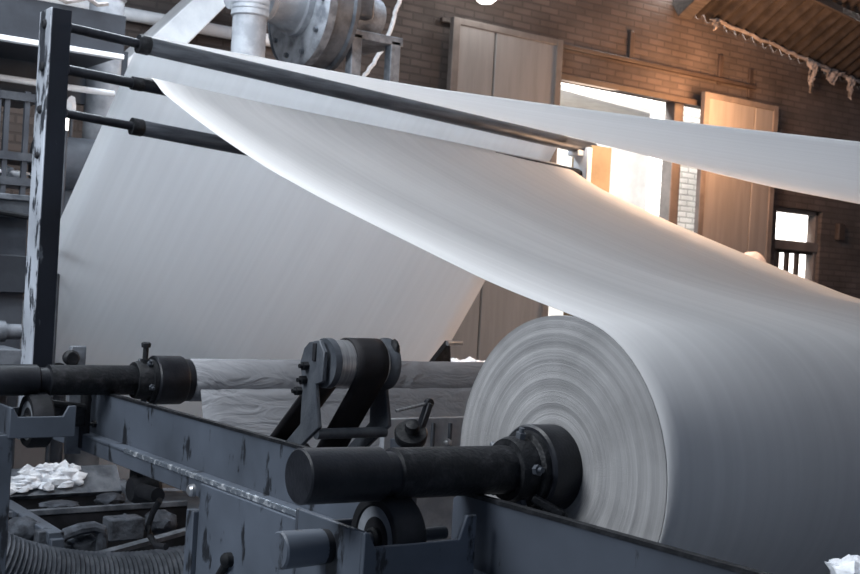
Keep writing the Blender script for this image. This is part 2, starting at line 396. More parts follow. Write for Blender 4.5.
# ------------------------------------------------------------------ blower, ducts, hood in the background
Yb = 7.4
c = P(298, 6, 'Y', Yb); rB = 0.43
bl = thing('blower', (c.x, Yb, 0), 'dusty round centrifugal blower on a steel stand by the brick wall', 'blower')
b = MB(); b.lathe([(0, 0.02), (0, rB-0.03), (0.02, rB), (0.03, rB)], (c.x, Yb, c.z), (1, 0, 0), 64); b.build('front_plate', M['blower'], bl)
b = MB(); b.lathe([(0.03, rB*0.985), (0.19, rB*0.985), (0.2, rB+0.02), (0.23, rB+0.02), (0.23, 0.05)], (c.x, Yb, c.z), (1, 0, 0), 64); b.build('scroll_housing', M['blowerdark'], bl)
b = MB(); b.lathe([(-0.03, rB+0.005), (0.03, rB+0.005)], (c.x+0.03, Yb, c.z), (1, 0, 0), 64, False); b.build('rim_flange', M['dust'], bl)
b = MB(); b.lathe([(0, 0.24), (-0.04, 0.24), (-0.05, 0.22), (-0.22, 0.17), (-0.24, 0.185), (-0.27, 0.185), (-0.28, 0.16), (-0.5, 0.14)], (c.x-0.002, Yb, c.z+0.03), (1, 0, 0), 40)
b.build('inlet_cone', M['duct'], bl)
for k in range(10):
    a = 2*PI*k/10; b = MB(); b.cyl((c.x-0.025, Yb+0.345*math.cos(a), c.z+0.345*math.sin(a)), (c.x+0.01, Yb+0.345*math.cos(a), c.z+0.345*math.sin(a)), 0.017, 6); b.build('bolt', M['armsteel'], bl)
mp = Vector((c.x+0.43, Yb, c.z+0.02))
b = MB(); b.lathe([(-0.2, 0.08), (-0.19, 0.14), (0.1, 0.15), (0.14, 0.15), (0.21, 0.14), (0.24, 0.09)], mp, (1, 0, 0), 32); b.build('motor', M['blower'], bl)
b = MB(); b.box(mp.x-0.12, mp.x+0.06, Yb-0.22, Yb-0.1, mp.z-0.06, mp.z+0.2); b.build('terminal_box', M['blowerdark'], bl, 0.02)
b = MB(); b.box(c.x+0.26, mp.x+0.26, Yb-0.3, Yb+0.3, mp.z-0.23, mp.z-0.17); b.build('motor_base', M['dust'], bl, 0.006)
for dx, dy in ((0.31, -0.26), (0.63, -0.26), (0.31, 0.26), (0.63, 0.26)):
    b = MB(); b.box(c.x+dx-0.04, c.x+dx+0.04, Yb+dy-0.04, Yb+dy+0.04, 0, mp.z-0.2); b.build('leg', M['dust'], bl, 0.005)
b = MB(); b.bar((c.x+0.05, Yb-0.2, 0), (c.x+0.05, Yb-0.2, c.z-rB*0.85), 0.06, 0.06); b.build('strut', M['dust'], bl, 0.004)

pts = [P(402, -6, 'Y', 8.2), P(396, 10, 'Y', 8.2), P(391, 28, 'Y', 8.2), P(383, 48, 'Y', 8.2), P(372, 66, 'Y', 8.2), P(358, 84, 'Y', 8.2), P(350, 100, 'Y', 8.2)]
fine = []
for i in range(len(pts)-1):
    for k in range(6): fine.append(pts[i].lerp(pts[i+1], k/6)+Vector((rg.uniform(-.006, .006), 0, 0)))
b = MB(); b.tube(fine+[Vector((pts[-1].x, 8.2, 0.0))], 0.018, 6); tag(b.build('hanging_cable', M['cord']), 'pale dusty cable hanging down beside the blower motor', 'cable')

def duct(label, xl, xr, ytop, Y, bands, zbot=0.0):
    A, B = P(xl, 30, 'Y', Y), P(xr, 30, 'Y', Y); cx = (A.x+B.x)/2
    # the pipe's silhouette is set by its width across the sight line
    wdt = (B-A).dot(RT)/2
    t = thing('duct', (cx, Y, zbot), label, 'duct')
    b = MB(); b.cyl((cx, Y, zbot), (cx, Y, 5.5), wdt, 40); b.build('pipe', M['duct'], t)
    for yy in bands:
        z = P((xl+xr)/2, yy, 'Y', Y).z; b = MB(); b.lathe([(-0.03, wdt), (-0.02, wdt+0.012), (0.02, wdt+0.012), (0.03, wdt)], (cx, Y, z), (0, 0, 1), 40, False); b.build('clamp_band', M['duct'], t)
    return t
duct('wide white vertical duct with clamp bands left of the blower', 230, 268, 0, 7.0, (3, 8, 13))
duct('pale vertical duct behind the chipped post', 85, 126, 0, 7.6, (-4,))

# white square duct rising to the right behind the hanging paper
Yd = 8.45
b = MB(); b.poly([P(206, -12, 'Y', Yd), P(244, -12, 'Y', Yd), P(190, 42, 'Y', Yd), P(128, 92, 'Y', Yd), P(112, 72, 'Y', Yd), P(140, 48, 'Y', Yd)], (0, 0.35, 0))
q = P(200, 10, 'Y', 8.7); b.box(q.x-0.05, q.x+0.05, 8.7, YW-0.001, q.z-0.05, q.z+0.05)
tag(b.build('sloping_duct', M['white'], bevel=0.01), 'white flat duct sloping up to the right behind the top roller', 'duct')
A, B = P(124, 9, 'Y', 8.94), P(300, 55, 'Y', 8.94); A.z = B.z = (P(124, 9, 'Y', 8.94).z+P(235, 38, 'Y', 8.94).z)/2
b = MB(); b.cyl((A.x-3, 8.94, A.z), (B.x, 8.94, B.z), 0.05, 20); tag(b.build('overhead_pipe', M['white']), 'white horizontal pipe high along the brick wall', 'pipe')

# hood with white flange, upper left
Yh = 6.9
h0, h1 = P(0, 33, 'Y', Yh), P(124, 60, 'Y', Yh); zb = (h0.z+h1.z)/2
zt = P(128, 40, 'Y', Yh).z+0.28
hd = thing('metal_hood', (h1.x-2.2, Yh, zb), 'dark sheet-metal hood with a white lower flange, upper left', 'hood')
b = MB(); b.box(h1.x-4.5, h1.x, Yh, Yh+0.9, zb, zb+0.24); b.build('hood_body', M['hood'], hd, 0.006)
b = MB(); b.box(h1.x-4.5, h1.x-0.01, Yh-0.03, Yh+0.02, zb-0.022, zb+0.008); b.build('flange', M['white'], hd, 0.004)
Yp = 7.3
q0, q1 = P(0, 76, 'Y', Yp), P(90, 92, 'Y', Yp); zz = (q0.z+q1.z)/2
b = MB(); b.cyl((q0.x-2, Yp, zz), (q1.x+0.15, Yp, zz), 0.02, 16); tag(b.build('white_pipe', M['white']), 'thin white horizontal pipe below the metal hood', 'pipe')
b = MB(); b.box(q0.x-2, q1.x+0.35, Yp+0.3, Yp+0.35, zz-0.05, zz+0.33); tag(b.build('sheet_screen', M['hood'], bevel=0.004), 'grey sheet screen between the hood and the thin white pipe', 'screen')

# scraps of cobweb on top of the hood
pts = [Vector((h1.x-1.5+i*0.06, Yh-0.01, zb+0.25+rg.uniform(0, 0.05))) for i in range(24)]
b = MB(); b.tube(pts, 0.014, 5); tag(b.build('dust_strand', M['rag']), 'strand of pale dust along the top of the metal hood', 'dust')

# dark rack with vertical bars, white waste on its shelf
Yk = 7.0
rk = thing('storage_rack', (P(5, 150, 'Y', Yk).x, Yk, 0), 'dark barred rack with pale waste along its shelf, left of the post', 'rack')
for px in (-2, 7, 27):
    a = P(px, 100, 'Y', Yk); b = MB(); b.box(a.x-0.014, a.x+0.014, Yk-0.02, Yk+0.01, 0, P(px, 92, 'Y', Yk).z); b.build('upright', M['darkmetal'], rk)
for py in (96, 156, 181):
    a, e = P(-10, py, 'Y', Yk), P(40, py, 'Y', Yk); z = (a.z+e.z)/2; b = MB(); b.box(a.x-0.6, e.x, Yk-0.03, Yk+0.35, z-0.025, z+0.02); b.build('shelf_bar', M['armsteel'], rk)
a, e = P(-10, 181, 'Y', Yk), P(40, 181, 'Y', Yk); z = (a.z+e.z)/2
b = MB()
for k in range(26):
    b.blob((a.x-0.1+(e.x-a.x+0.05)*k/25, Yk+rg.uniform(0, 0.2), z+0.035+rg.uniform(0, 0.03)), rg.uniform(0.025, 0.05), (1.2, 1, 0.6), 0.35, 1)
o = tag(b.build('paper_waste', M['scrap']), 'pale paper waste heaped on the dark rack shelf', 'waste'); o['kind'] = 'stuff'
# dark drum-like lump right of the post
a = P(70, 165, 'Y', 7.2); b = MB(); b.lathe([(0, 0.02), (0, 0.16), (0.35, 0.17), (0.37, 0.1), (0.37, 0)], (a.x-0.2, 7.2, a.z), (1, 0, 0), 24); b.cyl((a.x, 7.2, 0), (a.x, 7.2, a.z-0.1), 0.05)
tag(b.build('feed_drum', M['darkmetal']), 'dark drum on a stalk just right of the chipped post', 'drum')
a = P(71, 106, 'Y', 7.25)
rt = thing('hanging_rag', (a.x, 7.25, a.z), 'small white rag knotted on a thin stalk right of the post', 'rag')
b = MB(); b.blob((a.x, 7.25, a.z), 0.042, (0.8, 0.5, 1.2), 0.3, 2); b.build('cloth', M['white'], rt)
b = MB(); b.cyl((a.x+0.01, 7.25, 0.0), (a.x+0.01, 7.25, a.z-0.01), 0.01, 8); b.build('stalk', M['armsteel'], rt)
a, e = P(66.5, 117, 'Y', 6.6), P(66, 130, 'Y', 6.6)
tl = thing('glint_tube', (a.x, 6.6, e.z), 'tiny upright glowing tube for a glint touching the right side of the post', 'lamp')  # emissive tube added for a bright upright glint
b = MB(); b.cyl((a.x, 6.6, e.z), (a.x, 6.6, a.z), 0.013, 12); b.build('glow_tube', M['bulb'], tl)
b = MB(); b.cyl((a.x, 6.6, 0), (a.x, 6.6, e.z), 0.012, 10); b.build('holder', M['armsteel'], tl)

# conveyor table at far left
Yc = 6.5
ct = thing('conveyor_table', (P(5, 230, 'Y', Yc).x, Yc, 0), 'grey conveyor table with pale top edge at the left edge', 'conveyor')
a, e = P(-10, 192, 'Y', Yc), P(34, 196, 'Y', Yc)
z = (a.z+e.z)/2
b = MB(); b.box(a.x-0.8, e.x, Yc, Yc+0.4, z-0.03, z); b.build('table_top', M['dust'], ct, 0.004)
b = MB(); b.box(a.x-0.8, e.x, Yc+0.02, Yc+0.38, z-0.12, z-0.03); b.build('apron', M['armsteel'], ct, 0.004)
b = MB(); b.box(a.x-0.8, e.x, Yc+0.08, Yc+0.34, 0.05, z-0.12); b.build('cabinet_body', M['darkmetal'], ct, 0.006)
zq = P(10, 255, 'Y', Yc).z; b = MB(); b.box(a.x-0.8, e.x+0.01, Yc+0.03, Yc+0.1, zq-0.2, zq); b.build('lower_panel', M['hood'], ct, 0.006)
pts = [Vector((a.x-0.8+i*0.12, Yc-0.02, P(10, 214, 'Y', Yc).z+0.03*math.sin(i*0.35+0.5))) for i in range(12)]; b = MB(); b.tube(pts, 0.015, 8); b.build('hose_line', M['rubber'], ct)
# pipes above the rear shaft, left
a, e = P(-15, 331, 'Y', 6.35), P(20, 332, 'Y', 6.35)
b = MB(); b.cyl((a.x-0.5, 6.35, a.z), (e.x, 6.35, a.z), 0.04, 16); b.lathe([(0, 0.055), (0.12, 0.055)], (e.x-0.2, 6.35, a.z), (1, 0, 0), 16)
b.cyl((e.x-0.3, 6.35, 0), (e.x-0.3, 6.35, a.z), 0.03, 10); tag(b.build('pipe_stub', M['dust']), 'short grey pipe with a collar behind the post above the rear shaft', 'pipe')
a, e = P(-15, 345, 'Y', 5.9), P(24, 350, 'Y', 5.9)
b = MB(); b.box(a.x-0.3, e.x, 5.9, 6.2, e.z-0.2, e.z); b.box(a.x+0.02, a.x+0.1, 5.95, 6.05, 0, e.z-0.19); b.box(e.x-0.1, e.x-0.02, 6.05, 6.15, 0, e.z-0.19)
tag(b.build('steel_tray', M['dust'], bevel=0.005), 'pale grey steel tray just above the rear shaft at left', 'tray')

# ------------------------------------------------------------------ roller frame: chipped post and far plate
pt = thing('frame_post', (1.79, YF+0.05, 0), 'tall dark post with chipped pale side holding the guide rollers', 'post')
# post cross-section: a channel, shade painted on the -Y face, light on the chipped -X face
zt = P(72, 15, 'Y', YF).z+0.02
xl = P(52, 20, 'Y', YF).x
b = MB(); b.box(xl, 1.834, YF, YF+0.016, 0.72, zt); b.build('front_flange', M['postshade'], pt, 0.003)
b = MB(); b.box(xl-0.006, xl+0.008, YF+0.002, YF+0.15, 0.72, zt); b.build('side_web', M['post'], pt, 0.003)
b = MB(); b.box(xl, 1.834, YF+0.134, YF+0.15, 0.72, zt); b.build('back_flange', M['postshade'], pt, 0.003)
for py, r in ((23, 0.022), (66, 0.022), (109, 0.02), (155, 0.016)):
    q = P(48-(py-20)*0.062, py, 'X', xl-0.006); b = MB(); b.lathe([(-0.012, 0), (-0.012, r*0.7), (-0.004, r), (0.004, r)], (xl-0.006, YF+0.07, q.z), (1, 0, 0), 16); b.build('bolt', M['rubber'], pt)

def guide_roller(label, a, b_, rodr, tube0, tube1, tr, mat):
    """axle from a to b_, a thicker tube between two fractions"""
    a, b_ = Vector(a), Vector(b_); d = (b_-a)
    t = thing('guide_roller', a.lerp(b_, 0.5), label, 'roller', 'guide rollers of the frame')
    m = MB(); m.cyl(a, b_, rodr, 24); m.build('axle', M['black'], t)
    p0, p1 = a.lerp(b_, tube0), a.lerp(b_, tube1); L_ = (p1-p0).length
    m = MB(); m.lathe([(0, rodr), (0, tr*0.9), (0.01, tr), (L_-0.01, tr), (L_, tr*0.9), (L_, rodr)], p0, d, 32); m.build('tube', M[mat], t)
    m = MB(); m.lathe([(-0.03, tr*1.1), (-0.025, tr*1.1), (0.02, tr*1.1), (0.025, tr*1.02)], p0, d, 24); m.build('collar', M['rusty'], t)
    return t
M['rollertube'] = noisy('roller_tube', (0.045, 0.05, 0.062), (0.09, 0.098, 0.115), 10, 0.35, 0.3, 0.1, 60, stretch=(0.5, 5, 5))
R1a, R1b = Vector((1.83, YF, 2.552)), P(600, 151, 'Y', YF)
R1 = lambda x: R1a+(R1b-R1a)*((x-R1a.x)/(R1b.x-R1a.x))
guide_roller('topmost guide roller, carrying the sheet off to the right', R1a, R1b, 0.021, (2.175-1.83)/(R1b.x-1.83), 0.985, 0.04, 'rollertube')
R2a, R2b = P(68, 70, 'Y', YF), P(590, 176, 'Y', YF)
guide_roller('middle guide roller, mostly wrapped by the broad front web', R2a, R2b, 0.023, (2.155-R2a.x)/(R2b.x-R2a.x), 0.97, 0.028, 'black')
R3a, R3b = P(66, 113.5, 'Y', YF), None
R3s = (P(235, 146, 'Y', YF).z-R3a.z)/(P(235, 146, 'Y', YF).x-R3a.x)
R3b = Vector((4.98, YF, R3a.z+R3s*(4.98-R3a.x)))
guide_roller('lowest guide roller, bare and dark in front of the hanging paper', R3a, R3b, 0.02, (2.165-R3a.x)/(R3b.x-R3a.x), 0.97, 0.036, 'rollertube')
# bearing plate at the far end of the rollers
b = MB()
pl = thing('bearing_plate', (5.05, YF, 0), 'tan bearing plate holding the right ends of the guide rollers', 'plate')
A = P(592, 146, 'Y', YF-0.05); B = P(612, 148, 'Y', YF-0.05)
b.box(A.x, B.x, YF-0.05, YF+0.12, 0, B.z); b.build('upright', M['plate'], pl, 0.004)
b = MB(); b.box(A.x-0.09, A.x, YF-0.03, YF+0.06, R1b.z-0.05, R1b.z+0.035); b.build('bearing_block', M['white'], pl, 0.006)
b = MB(); b.box(A.x-0.04, A.x, YF-0.06, YF+0.06, R2b.z-0.05, R2b.z+0.16); b.build('side_clip', M['white'], pl, 0.006)

# ------------------------------------------------------------------ the three paper webs
# web rising off the front roll to the middle roller
left = [P(x, y, 'X', XR) for x, y in ((150, 82), (185, 111), (220, 137), (268, 169), (330, 203), (404, 240), (487, 281), (543, 305), (574, 316.5))]
right = [P(x, y, 'X', XE-0.03) for x, y in ((568, 168), (600, 189), (673, 224), (703, 237), (776, 267.6), (860, 301))]
TH = math.radians(12); RW = RR+0.004
TL = (YR-RW*math.sin(TH), ZR+RW*math.cos(TH))            # where the web leaves the roll
lp = [(p.y, p.z) for p in left if p.y > YR+0.3]; rp = [(p.y, p.z) for p in right]
lf0, rf0 = smoothcurve(lp+[(2.46, 1.469)]), smoothcurve(rp)
def joined(f, ya):
    za, sa = f(ya), (f(ya+0.1)-f(ya-0.1))/0.2; st = math.tan(TH); h = ya-TL[0]
    def g(y):
        if y >= ya: return f(y)
        t = (y-TL[0])/h
        return (2*t**3-3*t*t+1)*TL[1]+(t**3-2*t*t+t)*h*st+(3*t*t-2*t**3)*za+(t**3-t*t)*h*sa
    return g
lf, rf = joined(lf0, 2.75), joined(rf0, 3.4)
yl1 = max(p[0] for p in lp)
ytop = YF-0.03
rows = []
n1, n2 = 70, 48
for k in range(24):                                      # outermost layer, still on the roll
    a = lerp(-2.6, -TH, k/24)
    rows.append([Vector((lerp(XR, XE-0.03, j/n2), YR+RW*math.sin(a), ZR+RW*math.cos(a))) for j in range(n2+1)])
for i in range(n1+1):
    t = i/n1; row = []
    for j in range(n2+1):
        s = j/n2
        y1 = lerp(max(yl1, ytop-0.1), ytop, s)
        y = lerp(TL[0], y1, t)
        z = lerp(lf(y), rf(y), s)
        if t > 0.94:   # meet the roller
            k = (t-0.94)/0.06
            zz_ = lerp(P(150, 82, 'Y', YF).z, P(580, 173, 'Y', YF).z, s); z = lerp(z, zz_, k*k)
        row.append(Vector((lerp(XR, XE-0.03, s), y, z+0.003*math.sin(s*46)*math.sin(PI*t))))
    rows.append(row)
# wrap over the middle roller
for a in (0.35, 0.8, 1.3, 1.9):
    row = []
    for j in range(n2+1):
        s = j/n2; x = lerp(XR, XE-0.03, s)
        f_ = (x-R2a.x)/(R2b.x-R2a.x); cz = lerp(R2a.z, R2b.z, f_)
        row.append(Vector((x, YF+0.033*math.sin(a-0.3), cz+0.033*math.cos(a-0.3))))
    rows.append(row)
w2 = MB(); w2.sheet(rows); web2 = tag(w2.build('paper_web', M['papertop'], solid=0.0015, angle=80), 'broad white web rising off the big front roll to the middle roller', 'paper web')

# sheet hanging from the top roller, and its outgoing span to the right: one strip of paper
wb_ = thing('paper_web', (XR+1.3, YF, 0), 'white paper strip hanging under and over the topmost guide roller', 'paper web')
L0 = P(82, 174, 'X', XR); Rb = P(437, 360, 'X', XE-0.03)
def hang(x0, x1, off):
    rows = []
    for j in range(25):
        s = j/24; x = lerp(x0, x1, s); r = R1(x)
        sw = (x-XR)/(XE-XR)
        dy = lerp((L0.y-YF)/(R1(XR).z-L0.z), (Rb.y-YF)/(R1(XE).z-Rb.z), sw)
        col = []
        for i in range(31):
            t = i/30
            z = lerp(r.z, 0.02, t)
            col.append(Vector((x, YF+0.042+dy*(r.z-z)+off-0.05*math.sin(PI*t), z)))
        rows.append(col)
    b = MB(); b.sheet(rows); return b
hang(XR, XE, 0.012).build('hanging_span', M['paper'], wb_, solid=0.0012, angle=80)
left = [P(x, y, 'X', XR) for x, y in ((330, 70.5), (370, 78), (430, 88), (560, 106), (690, 123), (860, 142))]
right = [P(x, y, 'X', XE) for x, y in ((640, 152), (674, 162), (704, 170.6), (776, 188), (860, 204))]
lf = smoothcurve([(p.y, p.z) for p in left]+[(YF, R1(XR).z+0.043)]); rf = smoothcurve([(p.y, p.z) for p in right]+[(YF, R1(XE).z+0.043)])
rows = []
for i in range(61):
    t = i/60; y = lerp(YF+0.01, 0.3, t)
    row = []
    for j in range(31):
        s = j/30
        zl = lf(y); zr_ = rf(max(y, min(p.y for p in right)))-0.19*max(0, min(p.y for p in right)-y)
        row.append(Vector((lerp(XR, XE, s), y, lerp(zl, zr_, s))))
    rows.append(row)
pre = []
for a in (1.5, 1.0, 0.5):
    pre.append([Vector((lerp(XR, XE, j/30), YF+0.043*math.sin(a), R1(lerp(XR, XE, j/30)).z+0.043*math.cos(a))) for j in range(31)])
b = MB(); b.sheet(pre+rows); b.build('outgoing_span', M['thin'], wb_, solid=0.0012, angle=80)

# ------------------------------------------------------------------ front paper roll
pr = thing('paper_roll', (XR+1.3, YR, ZR-RR), 'big white paper roll with ringed end face on the front shaft', 'paper roll')
prof = []
rg2 = random.Random(11)
nr = 70
for i in range(nr+1):
    r = lerp(0.075, RR, i/nr)
    prof.append((rg2.uniform(-0.0012, 0.0006)+0.0012*math.sin(i*0.5), r))
prof.append((0.006, RR+0.0005))
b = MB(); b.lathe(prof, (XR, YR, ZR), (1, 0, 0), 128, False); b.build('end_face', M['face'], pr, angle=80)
b = MB(); b.lathe([(0.004, RR), (0.012, RR+0.001), (XE-XR-0.03, RR+0.001), (XE-XR-0.02, RR), (XE-XR-0.02, 0.08)], (XR, YR, ZR), (1, 0, 0), 128, False); b.build('wound_paper', M['rollside'], pr)

def bolt_head(m, p, d, r, h):
    m.lathe([(0, r), (h, r)], p, d, 6); m.lathe([(h, r*0.55), (h+0.012, r*0.5)], p, d, 12)

# ---- front shaft
Xs = 1.395
sh = thing('winding_shaft', (Xs, YR, ZR), 'thick black shaft through the big front paper roll', 'shaft')
r1 = 0.064
b = MB(); b.lathe([(0, 0), (0, r1-0.004), (0.004, r1), (0.215, r1), (0.222, 0.052), (0.252, 0.052), (0.255, 0.06)], (Xs, YR, ZR), (1, 0, 0), 48); b.build('journal', M['black'], sh)
xa = Xs+0.252
b = MB(); b.lathe([(0, 0.05), (0.002, 0.058), (0.004, 0.061), (0.40, 0.061), (0.40, 0.05)], (xa, YR, ZR), (1, 0, 0), 48); b.build('shaft_body', M['rusty'], sh)
xc = 2.0
b = MB(); b.lathe([(0, 0.06), (0.0, 0.078), (0.015, 0.084), (0.05, 0.084), (0.055, 0.098), (0.078, 0.1), (0.082, 0.075)], (xc, YR, ZR), (1, 0, 0), 48); b.build('locking_collar', M['rusty'], sh)
b = MB(); b.lathe([(0, 0.075), (0, 0.108), (0.006, 0.114), (0.09, 0.114), (0.1, 0.107), (0.1, 0.07)], (xc+0.072, YR, ZR), (1, 0, 0), 56); b.build('chuck_sleeve', M['black'], sh)
for k in range(5):
    a = 0.5+2*PI*k/5; d = Vector((0, math.cos(a), math.sin(a))); p = Vector((xc+0.03, YR, ZR))+d*0.08
    m = MB(); bolt_head(m, p, d, 0.014, 0.018); m.build('bolt', M['armsteel'], sh)
m = MB(); p = Vector((xc+0.035, YR-0.075, ZR-0.06)); m.bar(p, p+Vector((0.05, -0.06, -0.035)), 0.03, 0.018); m.bar(p+Vector((0.05, -0.06, -0.035)), p+Vector((0.075, -0.02, -0.065)), 0.025, 0.018); m.build('clamp_lever', M['rusty'], sh, 0.003)
b = MB(); b.cyl((XE-0.05, YR, ZR), (XE+0.6, YR, ZR), 0.061, 32); b.build('far_end', M['rusty'], sh)

sh.location.z += 0.013; sh.rotation_euler = (0, 0.0165, 0)

# ---- rear shaft with nearly empty roll
Xr = 1.25
rs = thing('winding_shaft', (Xr, YB, ZR), 'black rear shaft with wide collar and upright bolt, behind the beam', 'shaft')
xn = P(38, 380, 'Y', YB).x
b = MB(); b.lathe([(0, 0.062), (xn-Xr-0.01, 0.062), (xn-Xr, 0.05), (xn-Xr+0.035, 0.05), (xn-Xr+0.04, 0.059)], (Xr, YB, ZR), (1, 0, 0), 48); b.build('journal', M['black'], rs)
xq = P(140, 380, 'Y', YB).x
b = MB(); b.lathe([(0, 0.05), (0.003, 0.061), (xq-xn-0.02, 0.061), (xq-xn, 0.05)], (xn+0.037, YB, ZR), (1, 0, 0), 48); b.build('shaft_body', M['rusty'], rs)
b = MB(); b.lathe([(0, 0.06), (0, 0.075), (0.02, 0.08), (0.06, 0.08), (0.062, 0.09), (0.08, 0.09), (0.08, 0.06)], (xq-0.03, YB, ZR), (1, 0, 0), 40); b.build('locking_collar', M['rusty'], rs)
xk = P(156, 380, 'Y', YB).x
b = MB(); b.lathe([(0, 0.07), (0, 0.098), (0.006, 0.103), (0.125, 0.103), (0.135, 0.097), (0.135, 0.09), (0.165, 0.09), (0.165, 0.06)], (xk-0.02, YB, ZR), (1, 0, 0), 48); b.build('chuck_sleeve', M['black'], rs)
m = MB(); p = Vector((xq+0.01, YB-0.02, ZR+0.07)); m.cyl(p, p+Vector((0, 0, 0.07)), 0.012, 12); m.lathe([(0.068, 0.02), (0.085, 0.022), (0.09, 0.015)], p, (0, 0, 1), 8); m.lathe([(0, 0.02), (0.02, 0.02)], p, (0, 0, 1), 6); m.build('clamp_bolt', M['rusty'], rs)
for k in range(5):
    a = 0.9+2*PI*k/5; d = Vector((0, math.cos(a), math.sin(a))); m = MB(); bolt_head(m, Vector((xq+0.02, YB, ZR))+d*0.076, d, 0.013, 0.016); m.build('bolt', M['armsteel'], rs)
xp = P(188, 380, 'Y', YB).x
rr_ = thing('paper_roll', (xp+1.3, YB, ZR-0.09), 'thin wrinkled remnant roll of paper on the rear shaft', 'paper roll')
prof = [(0, 0.06), (0, 0.086), (0.01, 0.092)]
for i in range(40): prof.append((0.03+2.56*i/40, 0.0915+0.0012*math.sin(i*1.9)))
prof += [(2.6, 0.09), (2.6, 0.06)]
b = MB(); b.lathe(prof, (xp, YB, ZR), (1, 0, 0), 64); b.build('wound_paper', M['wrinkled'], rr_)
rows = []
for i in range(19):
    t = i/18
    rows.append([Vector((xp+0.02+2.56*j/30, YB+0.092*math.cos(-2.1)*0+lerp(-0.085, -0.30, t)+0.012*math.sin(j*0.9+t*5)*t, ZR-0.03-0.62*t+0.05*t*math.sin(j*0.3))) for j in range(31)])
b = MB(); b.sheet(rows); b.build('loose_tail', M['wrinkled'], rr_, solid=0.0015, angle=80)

# ------------------------------------------------------------------ machine side frame
mf = thing('machine_frame', (XB, 3.5, 0), 'long grey chipped side beam of the unwinding stand on its panel legs', 'machine frame')
zt, zl_ = 0.985, 0.821
def yat(x, y, X=XB): return P(x, y, 'X', X).y
ye = yat(86, 392)
b = MB(); b.poly([(XB, ye, zl_-0.02), (XB, ye, zt-0.03), (XB, ye-0.04, zt), (XB, 2.86, zt), (XB, 2.74, zt-0.09), (XB, 2.74, zl_-0.02)], (0.014, 0, 0)); b.build('side_plate', M['grey'], mf, 0.003)
y2 = yat(453, 494)
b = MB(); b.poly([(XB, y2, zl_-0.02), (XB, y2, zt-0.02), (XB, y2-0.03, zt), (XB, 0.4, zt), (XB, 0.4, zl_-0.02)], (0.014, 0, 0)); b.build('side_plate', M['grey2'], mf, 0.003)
for y0, y1 in ((ye-0.04, 2.86), (y2-0.03, 0.4)):
    b = MB(); b.box(XB-0.004, XB+0.018, min(y0, y1), max(y0, y1), zt-0.004, zt+0.006); b.build('top_edge', M['rusty'], mf)
XL = 1.845
b = MB(); b.box(XL, XB, 0.4, yat(78, 428), zl_-0.03, zl_-0.012); b.build('ledge', M['grey'], mf, 0.004)
b = MB(); b.box(XL-0.004, XL+0.008, yat(330, 505, XL), yat(125, 441, XL), zl_-0.028, zl_-0.008); b.build('worn_glint_edge', M['bare'], mf, 0.004)
zbt = P(120, 466, 'X', XL).z
b = MB(); b.box(XL, XL+0.012, 0.4, YF+0.18, zbt, zl_-0.02); b.build('lower_rail', M['grey'], mf, 0.003)
# panel leg under the beam
ya = yat(200, 495, XL-0.01)
b = MB(); b.box(XL-0.012, XL, 2.2, ya, 0, zl_-0.03); b.build('leg_panel', M['grey'], mf, 0.003)
yb2 = yat(187, 495, XL-0.03)
b = MB(); b.box(XL-0.03, XL+0.01, ya+0.004, yb2, 0, zl_-0.125); b.build('leg_lip', M['grey'], mf, 0.004)
b = MB(); b.lathe([(0, 0.022), (0.012, 0.022), (0.02, 0.015), (0.022, 0)], (XL-0.03, (ya+yb2)/2-0.02, P(193, 490, 'X', XL-0.03).z), (-1, 0, 0), 16); b.build('bolt', M['chrome'], mf)
# latch on the panel
q = P(228, 566, 'X', XL-0.02)
m = MB(); m.lathe([(0, 0.024), (0.02, 0.024), (0.03, 0.016), (0.035, 0)], (XL-0.012, q.y, q.z+0.02), (-1, 0, 0), 14); m.cyl((XL-0.02, q.y, q.z+0.02), (XL-0.03, q.y+0.04, q.z-0.04), 0.014, 10); m.build('latch', M['rubber'], mf)
# bolts at the plate's far end
for px, py in ((76, 420), (84, 424), (95, 424), (90, 400)):
    q = P(px, py, 'X', XB-0.002); m = MB(); bolt_head(m, (XB, q.y, q.z), (-1, 0, 0), 0.016, 0.012); m.build('bolt', M['rusty'], mf)
# far leg at the left
q0, q1 = P(0, 500, 'Y', 4.62), P(10, 500, 'Y', 4.62)
b = MB(); b.box(q0.x-0.05, q1.x, 4.62, 4.74, 0, P(5, 435, 'Y', 4.62).z); b.build('leg', M['grey'], mf, 0.004)
# far cross panel behind the lever
A, B = P(385, 419, 'Y', 3.9), P(462, 419, 'Y', 3.9)
b = MB(); b.box(A.x, B.x+0.6, 3.9, 3.93, 0.3, A.z); b.build('cross_panel', M['duct'], mf, 0.003)
for px in (434, 451):
    q = P(px, 432, 'Y', 3.89); b = MB(); b.box(q.x-0.007, q.x+0.007, 3.89, 3.91, q.z-0.06, q.z+0.035); b.build('slot_clip', M['armsteel'], mf, 0.003)
q = P(449, 443, 'Y', 3.87); b = MB(); b.blob((q.x, 3.88, q.z), 0.018, (1, 1, 1), 0.1, 2); b.build('slot_knob', M['chrome'], mf)

